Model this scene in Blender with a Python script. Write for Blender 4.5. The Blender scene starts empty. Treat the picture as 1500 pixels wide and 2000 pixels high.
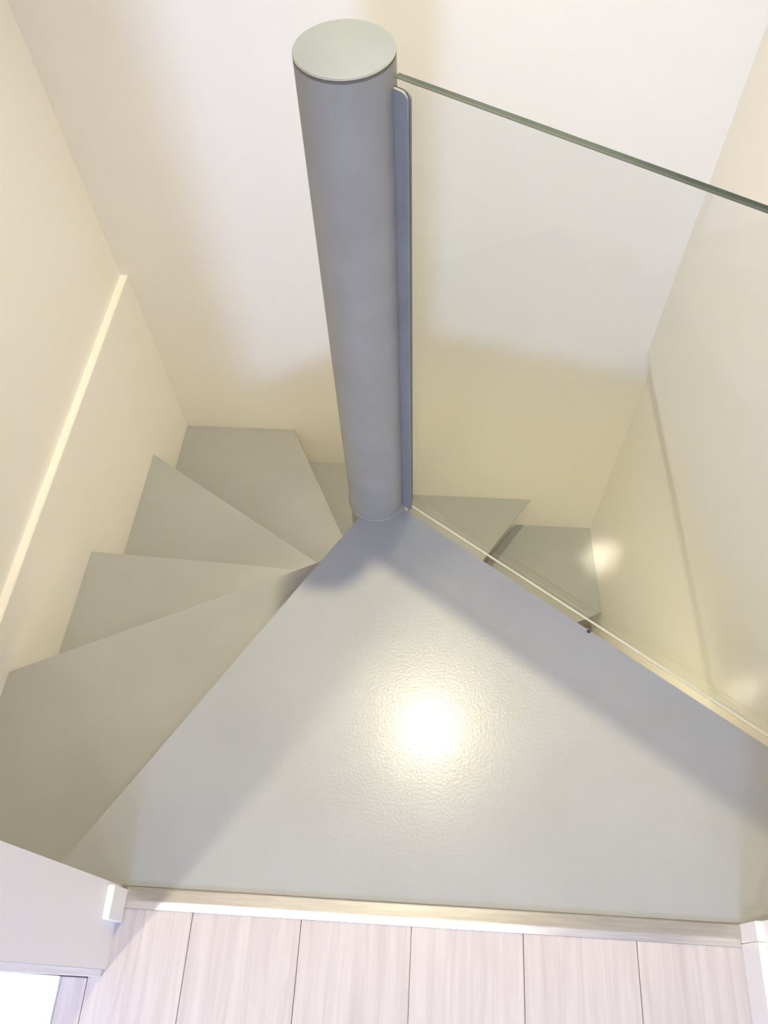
import bpy, bmesh, math, random
from mathutils import Vector, Matrix

scene = bpy.context.scene
C = scene.collection
random.seed(4)

# ------------------------------------------------------------------ camera
# world frame: x right, y away from the viewer along the floor boards, z up; z = 0 is the upper floor, eye at 1.6 m
cam_d = bpy.data.cameras.new('camera')
cam = bpy.data.objects.new('camera', cam_d)
C.objects.link(cam)
cam_d.sensor_fit = 'VERTICAL'
cam_d.sensor_height = 36.0
cam_d.lens = 36.0 * 1616.5 / 2000.0
cam_d.clip_start = 0.02
RX = Vector((0.9978, 0.0590, -0.0316))      # picture right
RY = Vector((0.0351, -0.8637, -0.5029))     # picture down
RZ = Vector((-0.0570, 0.5006, -0.8638))     # view direction
m = Matrix.Identity(3)
m.col[0] = RX
m.col[1] = -RY
m.col[2] = -RZ
cam.matrix_world = Matrix.Translation((0, 0, 1.6)) @ m.to_4x4()
scene.camera = cam

# ------------------------------------------------------------------ world, exposure, lamps
world = bpy.data.worlds.new('world')
scene.world = world
world.use_nodes = True
world.node_tree.nodes['Background'].inputs[0].default_value = (0.75, 0.85, 1.0, 1)
world.node_tree.nodes['Background'].inputs[1].default_value = 0.3
scene.view_settings.view_transform = 'Standard'
scene.view_settings.look = 'None'
scene.view_settings.gamma = 1.0
scene.view_settings.use_curve_mapping = False
scene.view_settings.exposure = -0.06
scene.cycles.max_bounces = 14
scene.cycles.diffuse_bounces = 9
scene.cycles.transparent_max_bounces = 16
scene.cycles.sample_clamp_indirect = 0.0
scene.cycles.use_light_tree = False

LAMP_STAIR = (0.03, 1.17, 2.60)      # downlight over the stairwell
LAMP_ROOM = (-0.84, -0.44, 2.60)     # downlight in the room, behind the viewer on the left
LAMP_ROOM2 = (0.09, -0.80, 2.60)     # its neighbour straight behind the viewer
WIN_C = (-0.23, -4.40, 2.00)         # window in the far wall behind the viewer
POWER_STAIR, COL_STAIR = 246.0, (1.0, 0.895, 0.585)
POWER_ROOM, COL_ROOM = 110.0, (1.0, 0.88, 0.68)
POWER_BEHIND, COL_BEHIND = 34.0, (1.0, 0.90, 0.74)
POWER_FILL, COL_FILL = 42.0, (1.0, 0.91, 0.58)  # added fill under the landing, no known lamp there
POWER_WIN, COL_WIN = 150.0, (0.39, 0.54, 1.0)


def area(name, loc, rot, shape, sx, sy, power, col):
    l = bpy.data.lights.new(name, 'AREA')
    l.shape = shape
    l.size = sx
    if shape == 'RECTANGLE':
        l.size_y = sy
    l.energy = power
    l.color = col
    o = bpy.data.objects.new(name, l)
    C.objects.link(o)
    o.location = loc
    o.rotation_euler = rot
    return o


area('window_daylight', (WIN_C[0], WIN_C[1] - 0.03, WIN_C[2]), (math.radians(90), 0, 0), 'RECTANGLE', 0.46, 0.46, POWER_WIN, COL_WIN)

# ------------------------------------------------------------------ materials
MATS = {}


def new_mat(name):
    mt = bpy.data.materials.new(name)
    mt.use_nodes = True
    MATS[name] = mt
    nt = mt.node_tree
    return mt, nt, nt.nodes['Principled BSDF']


def noise_col(nt, b, c1, c2, scale, detail=4, vec=None, lo=0.35, hi=0.65):
    n = nt.nodes.new('ShaderNodeTexNoise')
    n.inputs['Scale'].default_value = scale
    n.inputs['Detail'].default_value = detail
    r = nt.nodes.new('ShaderNodeValToRGB')
    r.color_ramp.elements[0].position = lo
    r.color_ramp.elements[1].position = hi
    r.color_ramp.elements[0].color = (*c1, 1)
    r.color_ramp.elements[1].color = (*c2, 1)
    if vec is not None:
        nt.links.new(vec, n.inputs['Vector'])
    nt.links.new(n.outputs['Fac'], r.inputs['Fac'])
    nt.links.new(r.outputs['Color'], b.inputs['Base Color'])
    return n, r


def bump(nt, b, scale, strength, dist=0.001, vec=None, detail=3):
    n = nt.nodes.new('ShaderNodeTexNoise')
    n.inputs['Scale'].default_value = scale
    n.inputs['Detail'].default_value = detail
    bp = nt.nodes.new('ShaderNodeBump')
    bp.inputs['Strength'].default_value = strength
    bp.inputs['Distance'].default_value = dist
    if vec is not None:
        nt.links.new(vec, n.inputs['Vector'])
    nt.links.new(n.outputs['Fac'], bp.inputs['Height'])
    nt.links.new(bp.outputs['Normal'], b.inputs['Normal'])


def world_pos(nt):
    return nt.nodes.new('ShaderNodeNewGeometry').outputs['Position']


def paint(name, c1, c2, rough, nscale, bscale, bstr, bdist=0.001, spec=0.5):
    mt, nt, b = new_mat(name)
    p = world_pos(nt)
    noise_col(nt, b, c1, c2, nscale, vec=p)
    b.inputs['Roughness'].default_value = rough
    b.inputs['Specular IOR Level'].default_value = spec
    if bstr:
        bump(nt, b, bscale, bstr, bdist, vec=p)
    return mt


paint('wall_paint', (0.82, 0.79, 0.73), (0.835, 0.805, 0.75), 0.7, 2.5, 160, 0.08)
paint('ceiling_paint', (0.80, 0.79, 0.76), (0.83, 0.82, 0.79), 0.8, 2.0, 100, 0.05)
paint('white_lacquer', (0.86, 0.83, 0.80), (0.875, 0.845, 0.815), 0.38, 6.0, 200, 0.02)
paint('room_wall_paint', (0.70, 0.68, 0.66), (0.72, 0.70, 0.68), 0.7, 2.5, 160, 0.05)
paint('stair_paint', (0.337, 0.340, 0.330), (0.357, 0.360, 0.350), 0.25, 5.0, 190, 0.34, 0.0008, 0.20)
MATS['stair_paint'].node_tree.nodes['Principled BSDF'].inputs['Coat Weight'].default_value = 0.5
MATS['stair_paint'].node_tree.nodes['Principled BSDF'].inputs['Coat Roughness'].default_value = 0.075
_nt = MATS['stair_paint'].node_tree
_b0 = [q for q in _nt.nodes if q.type == 'BUMP'][0]
_b1 = _nt.nodes.new('ShaderNodeBump')
_b1.inputs['Strength'].default_value = 0.15
_b1.inputs['Distance'].default_value = 0.0008
_nt.links.new(_b0.inputs['Height'].links[0].from_socket, _b1.inputs['Height'])
_nt.links.new(_b1.outputs['Normal'], _nt.nodes['Principled BSDF'].inputs['Coat Normal'])
paint('post_paint', (0.315, 0.292, 0.236), (0.34, 0.315, 0.256), 0.50, 14.0, 300, 0.10, 0.0005, 0.3)
paint('cap_light_tint', (0.20, 0.222, 0.25), (0.215, 0.237, 0.265), 0.5, 14.0, 300, 0.08, 0.0005, 0.3)  # post paint darkened and cooled on top, lamp light offset in the colour
paint('clamp_paint', (0.23, 0.225, 0.21), (0.26, 0.255, 0.24), 0.5, 14.0, 300, 0.05, 0.001, 0.3)
paint('mat_white', (0.90, 0.90, 0.90), (0.93, 0.93, 0.93), 0.8, 40.0, 400, 0.1)
paint('gasket', (0.04, 0.045, 0.04), (0.06, 0.065, 0.06), 0.6, 30.0, 100, 0)

mt, nt, b = new_mat('aluminium')
p = world_pos(nt)
mp = nt.nodes.new('ShaderNodeMapping')
mp.inputs['Scale'].default_value = (6, 90, 90)
nt.links.new(p, mp.inputs['Vector'])
noise_col(nt, b, (0.55, 0.525, 0.49), (0.63, 0.61, 0.58), 3.0, vec=mp.outputs['Vector'])
b.inputs['Metallic'].default_value = 1.0
b.inputs['Roughness'].default_value = 0.26
bump(nt, b, 40, 0.05, 0.0005, vec=mp.outputs['Vector'])

mt, nt, b = new_mat('wood')
oi = nt.nodes.new('ShaderNodeObjectInfo')
tc = nt.nodes.new('ShaderNodeTexCoord')
vm = nt.nodes.new('ShaderNodeVectorMath')
vm.operation = 'MULTIPLY_ADD'
vm.inputs[1].default_value = (1, 1, 1)
cx = nt.nodes.new('ShaderNodeCombineXYZ')
mul = nt.nodes.new('ShaderNodeMath')
mul.operation = 'MULTIPLY'
mul.inputs[1].default_value = 37.0
nt.links.new(oi.outputs['Random'], mul.inputs[0])
nt.links.new(mul.outputs[0], cx.inputs[0])
nt.links.new(mul.outputs[0], cx.inputs[2])
nt.links.new(tc.outputs['Object'], vm.inputs[0])
nt.links.new(cx.outputs[0], vm.inputs[2])
mp = nt.nodes.new('ShaderNodeMapping')
mp.inputs['Scale'].default_value = (42, 2.2, 10)
nt.links.new(vm.outputs[0], mp.inputs['Vector'])
n, r = noise_col(nt, b, (0.435, 0.385, 0.37), (0.575, 0.525, 0.51), 1.6, detail=7, vec=mp.outputs['Vector'], lo=0.28, hi=0.72)
n.inputs['Roughness'].default_value = 0.62
n.inputs['Distortion'].default_value = 0.6
b.inputs['Roughness'].default_value = 0.55
bump(nt, b, 1.6, 0.12, 0.0008, vec=mp.outputs['Vector'], detail=7)

# clear glass: Fresnel mirror over tinted transparency, the same for every ray
mt, nt, b = new_mat('clear_glass')
nt.nodes.remove(b)
out = nt.nodes['Material Output']
geo = nt.nodes.new('ShaderNodeNewGeometry')
dot = nt.nodes.new('ShaderNodeVectorMath')
dot.operation = 'DOT_PRODUCT'
nt.links.new(geo.outputs['Normal'], dot.inputs[0])
nt.links.new(geo.outputs['Incoming'], dot.inputs[1])


def mnode(op, a, bval):
    q = nt.nodes.new('ShaderNodeMath')
    q.operation = op
    for i, v in enumerate((a, bval)):
        if v is None:
            continue
        if isinstance(v, (int, float)):
            q.inputs[i].default_value = v
        else:
            nt.links.new(v, q.inputs[i])
    return q.outputs[0]


ab = mnode('ABSOLUTE', dot.outputs['Value'], None)
om = mnode('SUBTRACT', 1.0, ab)
pw = mnode('POWER', om, 5.0)
fr = mnode('ADD', mnode('MULTIPLY', pw, 0.96), 0.04)
tr = nt.nodes.new('ShaderNodeBsdfTransparent')
tr.inputs[0].default_value = (0.955, 0.967, 0.962, 1)
gl = nt.nodes.new('ShaderNodeBsdfGlossy')
gl.inputs['Roughness'].default_value = 0.0
mx = nt.nodes.new('ShaderNodeMixShader')
nt.links.new(fr, mx.inputs[0])
nt.links.new(tr.outputs[0], mx.inputs[1])
nt.links.new(gl.outputs[0], mx.inputs[2])
nt.links.new(mx.outputs[0], out.inputs[0])

paint('glass_edge_dark', (0.035, 0.05, 0.04), (0.06, 0.08, 0.065), 0.12, 9.0, 100, 0)
paint('glass_edge_mid', (0.065, 0.075, 0.06), (0.09, 0.10, 0.085), 0.15, 9.0, 100, 0)
paint('glass_edge_pale', (0.72, 0.70, 0.58), (0.80, 0.78, 0.66), 0.2, 9.0, 100, 0)


def emit(name, col, strength):
    mt, nt, b = new_mat(name)
    b.inputs['Base Color'].default_value = (*col, 1)
    b.inputs['Emission Color'].default_value = (*col, 1)
    b.inputs['Emission Strength'].default_value = strength


emit('lamp_lens_warm', (1.0, 0.88, 0.68), 6.0)
emit('window_sky', (0.78, 0.88, 1.0), 3.0)

# ------------------------------------------------------------------ helpers


def obj(name, bm, mat, parent=None, loc=None, smooth=False):
    me = bpy.data.meshes.new(name)
    bmesh.ops.recalc_face_normals(bm, faces=bm.faces)
    if smooth:
        for f in bm.faces:
            f.smooth = True
    bm.to_mesh(me)
    bm.free()
    mats = mat if isinstance(mat, (list, tuple)) else [mat]
    for k in mats:
        me.materials.append(MATS[k])
    o = bpy.data.objects.new(name, me)
    C.objects.link(o)
    if parent:
        o.parent = parent
    if loc:
        o.location = loc
    return o


def tag(o, label, cat=None, kind=None, group=None):
    o['label'] = label
    if cat:
        o['category'] = cat
    if kind:
        o['kind'] = kind
    if group:
        o['group'] = group
    return o


def empty(name, loc=(0, 0, 0)):
    o = bpy.data.objects.new(name, None)
    C.objects.link(o)
    o.location = loc
    o.empty_display_size = 0.1
    return o


def add_prism(bm, pts, z0, z1):
    """vertical prism over a plan polygon"""
    lo = [bm.verts.new((x, y, z0)) for x, y in pts]
    hi = [bm.verts.new((x, y, z1)) for x, y in pts]
    n = len(pts)
    bm.faces.new(lo[::-1])
    bm.faces.new(hi)
    for i in range(n):
        bm.faces.new((lo[i], lo[(i + 1) % n], hi[(i + 1) % n], hi[i]))
    return bm


def prism(pts, z0, z1, bev=0.0, seg=2):
    bm = bmesh.new()
    add_prism(bm, pts, z0, z1)
    if bev:
        bmesh.ops.bevel(bm, geom=list(bm.edges), offset=bev, segments=seg, affect='EDGES', profile=0.5, clamp_overlap=True)
    return bm


def box(x0, x1, y0, y1, z0, z1, bev=0.0, seg=2):
    return prism([(x0, y0), (x1, y0), (x1, y1), (x0, y1)], z0, z1, bev, seg)


def clip(poly, a, bpt, keep_left=True):
    """clip a convex polygon by the line a->b"""
    out = []
    ax, ay = a
    dx, dy = bpt[0] - ax, bpt[1] - ay
    s = lambda q: (dx * (q[1] - ay) - dy * (q[0] - ax)) * (1 if keep_left else -1)
    for i in range(len(poly)):
        p0, p1 = poly[i], poly[(i + 1) % len(poly)]
        s0, s1 = s(p0), s(p1)
        if s0 >= 0:
            out.append(p0)
        if (s0 > 0 and s1 < 0) or (s0 < 0 and s1 > 0):
            t = s0 / (s0 - s1)
            out.append((p0[0] + t * (p1[0] - p0[0]), p0[1] + t * (p1[1] - p0[1])))
    return out


# ------------------------------------------------------------------ the setting
RISE = 0.2081
LOW = -9 * RISE                 # lower floor
TOP = 2.62                      # ceiling
PX, PY, PR = -0.123, 0.967, 0.0625      # centre post
DOOR_L, DOOR_R = -0.527, 0.550          # door opening
FRONT = 0.136                   # stair side of the door wall
xl = lambda y: -0.989 + 0.0503 * y      # face of the left wall below the ledge
xlu = lambda y: xl(y) - 0.021           # face above the ledge
xru = lambda y: 0.735 - 0.0545 * y      # face of the right wall above its overhang
xrl = lambda y: xru(y) + 0.025
yb = lambda x: 1.7362 - 0.0106 * x      # face of the back wall
LEDGE_L, LEDGE_R = -0.10, -0.365

o = obj('wall_back', prism([(-1.25, yb(-1.25)), (1.0, yb(1.0)), (1.0, 1.9), (-1.25, 1.9)], LOW, TOP), 'wall_paint')
tag(o, 'plain cream wall at the back of the stairwell behind the post', 'wall', 'structure')
o = obj('wall_left', prism([(xlu(FRONT), FRONT), (xlu(1.80), 1.80), (-1.25, 1.80), (-1.25, FRONT)], LOW, TOP), 'wall_paint')
tag(o, 'cream stairwell wall on the left with a thin pale ledge', 'wall', 'structure')
bm = prism([(xl(FRONT), FRONT), (xl(1.78), 1.78), (xlu(1.78) - .02, 1.78), (xlu(FRONT) - .02, FRONT)], LOW, LEDGE_L)
bmesh.ops.bevel(bm, geom=[e for e in bm.edges if all(v.co.z > LEDGE_L - .001 for v in e.verts)], offset=0.002, segments=2, affect='EDGES')
obj('wall_lining', bm, 'wall_paint', o)
o = obj('wall_right', prism([(xrl(FRONT), FRONT), (xrl(1.80), 1.80), (1.0, 1.80), (1.0, FRONT)], LOW, TOP), 'wall_paint')
tag(o, 'cream stairwell wall on the right behind the glass with an overhanging edge', 'wall', 'structure')
obj('wall_lining', prism([(xru(FRONT), FRONT), (xru(1.78), 1.78), (xrl(1.78) + .02, 1.78), (xrl(FRONT) + .02, FRONT)], LEDGE_R, TOP, 0.0015), 'wall_paint', o)

# wall with the door opening, seen end-on at both picture edges
bm = bmesh.new()
add_prism(bm, [(-2.75, 0.005), (DOOR_L, 0.005), (DOOR_L, FRONT), (-2.75, FRONT)], LOW, TOP)
add_prism(bm, [(DOOR_R + .012, -0.004), (1.0, -0.004), (1.0, FRONT), (DOOR_R + .012, FRONT)], LOW, TOP)
add_prism(bm, [(DOOR_L, 0.005), (DOOR_R + .012, 0.005), (DOOR_R + .012, FRONT), (DOOR_L, FRONT)], 2.12, TOP)
o = obj('wall_front', bm, 'white_lacquer')
tag(o, 'white wall end beside the door opening at the bottom left', 'wall', 'structure')
obj('wall_below_sill', box(DOOR_L, DOOR_R + .012, 0.02, FRONT, LOW, -0.06), 'wall_paint', o)
# thin set-back facing strip on the room side of the left jamb
o = obj('trim_1', box(-2.75, DOOR_L - 0.006, -0.007, 0.005, 0, TOP, 0.0015), 'white_lacquer')
tag(o, 'narrow white facing strip on the room edge of the left door jamb', 'trim', 'structure')

o = obj('ceiling', box(-2.75, 1.0, -4.6, 1.9, TOP, TOP + 0.08), 'ceiling_paint')
tag(o, 'plain white ceiling over the stairwell and the room', 'ceiling', 'structure')
o = obj('floor_lower', box(-1.25, 1.0, 0.0, 1.9, LOW - 0.1, LOW), 'stair_paint')
tag(o, 'grey floor at the foot of the winding stairs', 'floor', 'structure')
# the room behind the viewer
o = obj('wall_room_left', box(-2.85, -2.75, -4.6, 0.136, 0, TOP), 'room_wall_paint')
tag(o, 'plain white wall on the left of the room behind the viewer', 'wall', 'structure')
o = obj('wall_room_right', box(DOOR_R + .012, 1.0, -4.6, -0.004, 0, TOP), 'room_wall_paint')
tag(o, 'white wall with skirting at the lower right picture edge', 'wall', 'structure')
bm = bmesh.new()
wx0, wx1, wz0, wz1 = WIN_C[0] - .26, WIN_C[0] + .26, WIN_C[2] - .26, WIN_C[2] + .26
sqy0, sqy1 = -4.6, -4.42
for (a0, a1, b0, b1) in ((-2.75, wx0, 0, TOP), (wx1, DOOR_R + .012, 0, TOP), (wx0, wx1, 0, wz0), (wx0, wx1, wz1, TOP)):
    add_prism(bm, [(a0, sqy0), (a1, sqy0), (a1, sqy1), (a0, sqy1)], b0, b1)
o = obj('wall_room_back', bm, 'room_wall_paint')
tag(o, 'plain white far wall of the room behind the viewer', 'wall', 'structure')
o = obj('window_1', box(wx0, wx1, -4.52, -4.51, wz0, wz1), 'window_sky')
tag(o, 'small square daylight window in the far room wall', 'window', 'structure')
bm = bmesh.new()
for (a0, a1, b0, b1) in ((wx0, wx1, wz0, wz0 + .03), (wx0, wx1, wz1 - .03, wz1), (wx0, wx0 + .03, wz0 + .03, wz1 - .03), (wx1 - .03, wx1, wz0 + .03, wz1 - .03)):
    add_prism(bm, [(a0, -4.50), (a1, -4.50), (a1, -4.44), (a0, -4.44)], b0, b1)
obj('window_frame', bm, 'white_lacquer', o)

# wood floor: real planks, one object each
floor = empty('floor', (0, 0, 0))
tag(floor, 'pale whitewashed wood plank floor in front of the metal threshold', 'floor', 'structure')
obj('subfloor', box(-2.75, DOOR_R + .012, -4.6, 0.095, -0.06, -0.012), 'wood', floor)
cols = [(-0.556, -0.393)] + [(-0.393 + .192 * i, -0.393 + .192 * (i + 1)) for i in range(4)] + [(0.375, DOOR_R + .010)]
cols += [(-0.556 - .192 * (i + 1), -0.556 - .192 * i) for i in range(11)] 
G = 0.0009
shared = {}
LEN = 1.28
for ci, (a0, a1) in enumerate(cols):
    ystart = 0.108 if ci < 6 else -0.009
    first = [1.10, 0.86, 1.22, 0.97, 1.15, 0.80][ci % 6]
    y1 = ystart
    ln = first
    while y1 > -4.42:
        y0 = max(y1 - ln, -4.42)
        key = (round(a1 - a0, 4), round(y1 - y0, 4))
        if key not in shared:
            w2, l2 = (a1 - a0) / 2 - G / 2, (y1 - y0) / 2 - G / 2
            o = obj('plank', box(-w2, w2, -l2, l2, -0.012, 0.0, 0.0009, 1), 'wood', floor)
            shared[key] = o.data
        else:
            o = bpy.data.objects.new('plank', shared[key])
            C.objects.link(o)
            o.parent = floor
        o.location = ((a0 + a1) / 2, (y0 + y1) / 2, 0)
        y1 = y0
        ln = LEN

# skirting
o = obj('baseboard_left', box(DOOR_L, DOOR_L + 0.0125, 0.077, 0.131, 0.002, 0.078, 0.0022, 3), 'white_lacquer')
tag(o, 'short white skirting block at the foot of the left door jamb', 'skirting', 'structure')
o = empty('baseboard_right', (DOOR_R, 0.0, 0.0))
tag(o, 'white skirting along the foot of the right door jamb', 'skirting', 'structure')
obj('jamb_piece', box(0.0, 0.0125, 0.106, 0.136, 0.0005, 0.080, 0.0015), 'white_lacquer', o)
obj('room_piece', box(0.0, 0.0125, -4.41, 0.1055, 0.0005, 0.080, 0.0015), 'white_lacquer', o)

# ------------------------------------------------------------------ staircase
room_poly = [(xl(FRONT), FRONT), (xrl(FRONT), FRONT), (xrl(1.74), yb(.66)), (xl(1.74), yb(-.9))]


def sector(a_lo, a_hi, back=0.0):
    """wedge about the post between two bearings (degrees), clipped to the stairwell; 'back' runs it on under the step above"""
    P0 = (PX, PY)
    lo = (PX + math.cos(math.radians(a_lo)), PY + math.sin(math.radians(a_lo)))
    hi = (PX + math.cos(math.radians(a_hi)), PY + math.sin(math.radians(a_hi)))
    poly = clip(list(room_poly), P0, lo, True)
    # second line moved out by 'back' beyond the upper edge
    nx, ny = -math.sin(math.radians(a_hi)), math.cos(math.radians(a_hi))
    q0 = (PX + nx * back, PY + ny * back)
    q1 = (hi[0] + nx * back, hi[1] + ny * back)
    return clip(poly, q0, q1, False)


stairs = empty('winder_staircase', (PX, PY, LOW))
tag(stairs, 'grey painted winding staircase turning down around the steel post', 'stairs')
LOC = Vector((PX, PY, LOW))


def stair_part(name, bm, mat='stair_paint', at=None):
    if at:
        bmesh.ops.translate(bm, verts=bm.verts, vec=at)
    bmesh.ops.translate(bm, verts=bm.verts, vec=-LOC)
    return obj(name, bm, mat, stairs)


# nosing bearings measured from the post, landing first
ANG = [236.6, 204.4, 177.0, 147.2, 116.4, 86.5, 56.0, 25.2, -5.0]
TH = 0.010                      # folded steel plate, open risers
for k in range(1, 9):
    z = -k * RISE
    stair_part('tread', prism(sector(ANG[k], ANG[k - 1], 0.03), z - TH, z, 0.0018, 2))
# landing: wedge from the post to the door sill; its right edge runs parallel to the glass
GA, GB = 0.9146, -0.6877                # glass line y = GA + GB x
gl_len = math.hypot(1, GB)
gdir = (1 / gl_len, GB / gl_len)
gnrm = (-gdir[1], gdir[0])              # away from the viewer
off = -0.0185
e0 = (0 + gnrm[0] * off, GA + gnrm[1] * off)
e1 = (e0[0] + gdir[0], e0[1] + gdir[1])
land = list(room_poly)
a = math.radians(ANG[0])
land = clip(land, (PX, PY), (PX + math.cos(a), PY + math.sin(a)), True)
land = clip(land, e0, e1, False)
# round the tip off about the post
cl = []
for q in land:
    if math.hypot(q[0] - PX, q[1] - PY) > 0.14:
        cl.append(q)
rr = PR + 0.001
tip = []
aL = math.radians(ANG[0])
p1 = (PX + gnrm[0] * 0, PY)
# where the glass-side edge leaves the post circle
dd = (PX - e0[0]) * gnrm[0] + (PY - e0[1]) * gnrm[1]          # signed distance of the post centre from that edge
aE = math.atan2(gdir[1], gdir[0]) + math.asin(-dd / rr)
a0_, a1_ = aE, aL
for i in range(25):
    t = a0_ + (a1_ - a0_) * i / 24
    tip.append((PX + rr * math.cos(t), PY + rr * math.sin(t)))
# polygon runs counter-clockwise: front left, front right, right end of the glass edge, tip
fl = min(cl, key=lambda q: q[0])
rest = sorted([q for q in cl if q is not fl], key=lambda q: q[1])
land = [fl] + rest + tip
bm = prism(land, -0.012, 0.0)
bmesh.ops.bevel(bm, geom=[e for e in bm.edges if all(v.co.z > -.001 for v in e.verts)], offset=0.0015, segments=2, affect='EDGES')
stair_part('landing', bm)
# small screw in the landing edge beside the glass
bm = bmesh.new()
bmesh.ops.create_cone(bm, cap_ends=True, segments=12, radius1=0.004, radius2=0.003, depth=0.003)
bmesh.ops.translate(bm, verts=bm.verts, vec=(0.330, GA + GB * 0.330 - 0.026, 0.0012))
stair_part('screw', bm, 'gasket')

# ------------------------------------------------------------------ centre post
post = empty('newel_post', (PX, PY, 0.0))
tag(post, 'thick round grey steel post standing at the tip of the landing', 'post')
PT = 1.028


def lathe(prof, seg=72):
    bm = bmesh.new()
    rings = []
    for (r, z) in prof:
        rings.append([bm.verts.new((r * math.cos(2 * math.pi * i / seg), r * math.sin(2 * math.pi * i / seg), z)) for i in range(seg)])
    for a, b_ in zip(rings, rings[1:]):
        for i in range(seg):
            bm.faces.new((a[i], a[(i + 1) % seg], b_[(i + 1) % seg], b_[i]))
    bm.faces.new(rings[0][::-1])
    bm.faces.new(rings[-1])
    return bm


def smooth_sides(o):
    for f in o.data.polygons:
        f.use_smooth = True
    o.data.set_sharp_from_angle(angle=math.radians(30))
    return o


smooth_sides(obj('shaft', lathe([(PR, 0.0002), (PR, PT - 0.0012), (PR - 0.0012, PT)]), 'post_paint', post))
smooth_sides(obj('cap', lathe([(PR - 0.0009, PT + 0.0001), (PR - 0.0009, PT + 0.0004), (PR - 0.0013, PT + 0.0006)]), 'cap_light_tint', post))
smooth_sides(stair_part('column', lathe([(PR, LOW), (PR, -0.0125)]), 'post_paint', (PX, PY, 0)))
smooth_sides(obj('cap', lathe([(PR, PT - 0.0058), (PR, PT - 0.001), (PR - 0.001, PT)]), 'post_paint', post))
o = obj('weld', lathe([(PR + 0.0035, 0.0), (PR + 0.003, 0.002), (PR + 0.0005, 0.0045)]), 'post_paint', post)

# ------------------------------------------------------------------ glass balustrade
# local frame: u along the glass away from the post, v horizontal away from the viewer, w up
foot = Vector((0, GA, 0)) + Vector((gdir[0], gdir[1], 0)) * ((Vector((PX, PY, 0)) - Vector((0, GA, 0))).dot(Vector((gdir[0], gdir[1], 0))))
bal = empty('glass_balustrade', foot)
bal.rotation_euler = (0, 0, math.atan2(gdir[1], gdir[0]))
tag(bal, 'clear laminated glass balustrade panel beside the landing held by the post', 'balustrade')
U0, U1 = 0.058, 0.985
HT = 0.0052                               # half thickness
ztop = lambda u: 1.006 + 0.071 * (foot.x + u * gdir[0])


def strip_panel(v0, v1, u0, u1, z0):
    bm = bmesh.new()
    q = [bm.verts.new(c) for c in ((u0, v0, z0), (u1, v0, z0), (u1, v1, z0), (u0, v1, z0),
                                   (u0, v0, ztop(u0)), (u1, v0, ztop(u1)), (u1, v1, ztop(u1)), (u0, v1, ztop(u0)))]
    for idx in ((3, 2, 1, 0), (4, 5, 6, 7), (0, 1, 5, 4), (1, 2, 6, 5), (2, 3, 7, 6), (3, 0, 4, 7)):
        bm.faces.new([q[i] for i in idx])
    return bm


pane = obj('pane', strip_panel(-HT, HT, U0, U1, 0.0014), ['clear_glass', 'clear_glass'], bal)


def edge_strip(name, v0, v1, zoff, th, mat):
    bm = bmesh.new()
    q = []
    for (u, v, s) in ((U0, v0, 0), (U1, v0, 0), (U1, v1, 0), (U0, v1, 0), (U0, v0, 1), (U1, v0, 1), (U1, v1, 1), (U0, v1, 1)):
        base = ztop(u) + 0.0001 if zoff is None else zoff
        q.append(bm.verts.new((u, v, base + s * th)))
    for idx in ((3, 2, 1, 0), (4, 5, 6, 7), (0, 1, 5, 4), (1, 2, 6, 5), (2, 3, 7, 6), (3, 0, 4, 7)):
        bm.faces.new([q[i] for i in idx])
    return obj(name, bm, mat, pane)


edge_strip('top_edge', -HT, -0.0012, None, 0.0008, 'glass_edge_mid')
edge_strip('laminate_line', -0.0012, 0.0006, None, 0.0008, 'glass_edge_dark')
edge_strip('top_edge', 0.0006, HT, None, 0.0008, 'glass_edge_dark')
edge_strip('bottom_edge', -0.0022, 0.0022, 0.0002, 0.0010, 'glass_edge_pale')


def plate(v0, v1, u0, u1, z0, z1, rad, mat, name):
    """upright flat bar with a rounded outer top corner"""
    prof = [(u0, z0), (u1, z0)]
    for i in range(9):
        t = math.pi / 2 * i / 8
        prof.append((u1 - rad + rad * math.cos(t), z1 - rad + rad * math.sin(t)))
    prof.append((u0, z1))
    bm = bmesh.new()
    f = [bm.verts.new((u, v0, w)) for u, w in prof]
    g = [bm.verts.new((u, v1, w)) for u, w in prof]
    bm.faces.new(f)
    bm.faces.new(g[::-1])
    n = len(prof)
    for i in range(n):
        bm.faces.new((f[i], g[i], g[(i + 1) % n], f[(i + 1) % n]))
    return obj(name, bm, mat, bal)


UC = 0.0815
plate(-HT - 0.0058, -HT - 0.0014, 0.0607, UC, 0.002, 0.992, 0.010, 'clamp_paint', 'clamp_plate')
plate(-HT - 0.0014, -HT, 0.0595, UC, 0.002, 0.992, 0.010, 'gasket', 'gasket_strip')
plate(HT, HT + 0.0014, 0.0555, UC - 0.009, 0.002, 0.980, 0.010, 'gasket', 'gasket_strip')
plate(HT + 0.0014, HT + 0.0058, 0.0535, UC - 0.009, 0.002, 0.980, 0.010, 'clamp_paint', 'clamp_plate')

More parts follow.
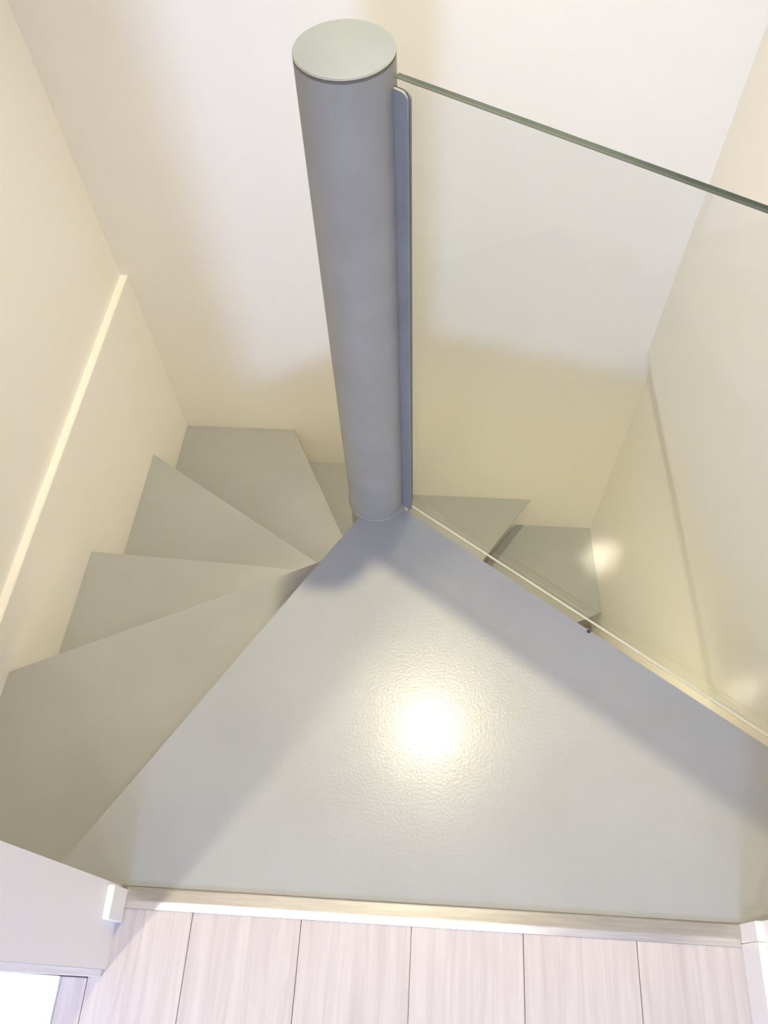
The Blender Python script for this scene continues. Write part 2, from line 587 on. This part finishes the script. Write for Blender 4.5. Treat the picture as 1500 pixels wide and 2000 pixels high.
# ------------------------------------------------------------------ threshold strip and low plinth
bm = bmesh.new()
prof = [(0.1352, 0.0004), (0.1352, 0.0044), (0.1340, 0.0052), (0.1130, 0.0054), (0.1005, 0.0026), (0.1000, 0.0004)]
xa, xb = DOOR_L + 0.013, DOOR_R - 0.0006
A_ = [bm.verts.new((xa, y, z)) for y, z in prof]
B_ = [bm.verts.new((xb, y, z)) for y, z in prof]
bm.faces.new(A_)
bm.faces.new(B_[::-1])
for i in range(len(prof)):
    j = (i + 1) % len(prof)
    bm.faces.new((A_[i], B_[i], B_[j], A_[j]))
bmesh.ops.bevel(bm, geom=[e for e in bm.edges if abs(e.verts[0].co.x - e.verts[1].co.x) > .5 and min(v.co.z for v in e.verts) > .003], offset=0.0007, segments=2, affect='EDGES')
o = obj('threshold_strip', bm, 'aluminium')
tag(o, 'brushed aluminium threshold strip between the wood floor and the grey landing', 'threshold')

o = obj('floor_mat', box(-1.3, -0.601, -0.9, -0.009, 0.0003, 0.010, 0.003, 3), 'mat_white')
tag(o, 'bright white flat mat on the wood floor in the bottom left corner', 'mat')

# ------------------------------------------------------------------ downlights


def downlight(loc, rad, power, col, label, beam=None, TOP=TOP):
    root = empty('ceiling_downlight', (loc[0], loc[1], TOP))
    tag(root, label, 'lamp', group='recessed ceiling downlights')
    bm = bmesh.new()
    seg = 32
    prof = [(rad + 0.004, -0.0005), (rad + 0.022, -0.0005), (rad + 0.022, -0.004), (rad + 0.012, -0.008), (rad + 0.004, -0.008)]
    rings = [[bm.verts.new((r * math.cos(2 * math.pi * i / seg), r * math.sin(2 * math.pi * i / seg), z)) for i in range(seg)] for r, z in prof]
    for q in range(len(prof)):
        a, b_ = rings[q], rings[(q + 1) % len(prof)]
        for i in range(seg):
            bm.faces.new((a[i], a[(i + 1) % seg], b_[(i + 1) % seg], b_[i]))
    obj('trim_ring', bm, 'aluminium', root)
    bm = bmesh.new()
    bmesh.ops.create_cone(bm, cap_ends=True, segments=seg, radius1=rad, radius2=rad, depth=0.003)
    bmesh.ops.translate(bm, verts=bm.verts, vec=(0, 0, -0.003))
    obj('lens', bm, 'lamp_lens_warm', root)
    if beam is None:
        area('downlight_beam', (loc[0], loc[1], TOP - 0.012), (0, 0, 0), 'DISK', rad * 2, 0, power, col)
    else:                                       # reflector bulb with a soft-edged cone
        sp = bpy.data.lights.new('downlight_beam', 'SPOT')
        sp.energy = power
        sp.color = col
        sp.spot_size = math.radians(beam)
        sp.spot_blend = 1.0
        sp.shadow_soft_size = rad
        so = bpy.data.objects.new('downlight_beam', sp)
        C.objects.link(so)
        so.location = (loc[0], loc[1], TOP - 0.045 - (0.03 if rad > 0.09 else 0.0))
    return root


downlight(LAMP_STAIR, 0.035, POWER_STAIR, COL_STAIR, 'small round ceiling downlight above the stairwell, reflected in the landing', beam=76)
downlight(LAMP_ROOM, 0.03, POWER_ROOM, COL_ROOM, 'round ceiling downlight in the room, nearest the left door jamb', beam=128)
downlight(LAMP_ROOM2, 0.03, POWER_BEHIND, COL_BEHIND, 'round ceiling downlight in the room, straight behind the viewer', beam=128)
downlight((0.0, 0.46), 0.12, POWER_FILL, COL_FILL, 'unseen fill lamp added under the grey landing to brighten the lower walls', beam=168, TOP=-0.012)  # fill lamp added to lift the lower walls, not a known fixture
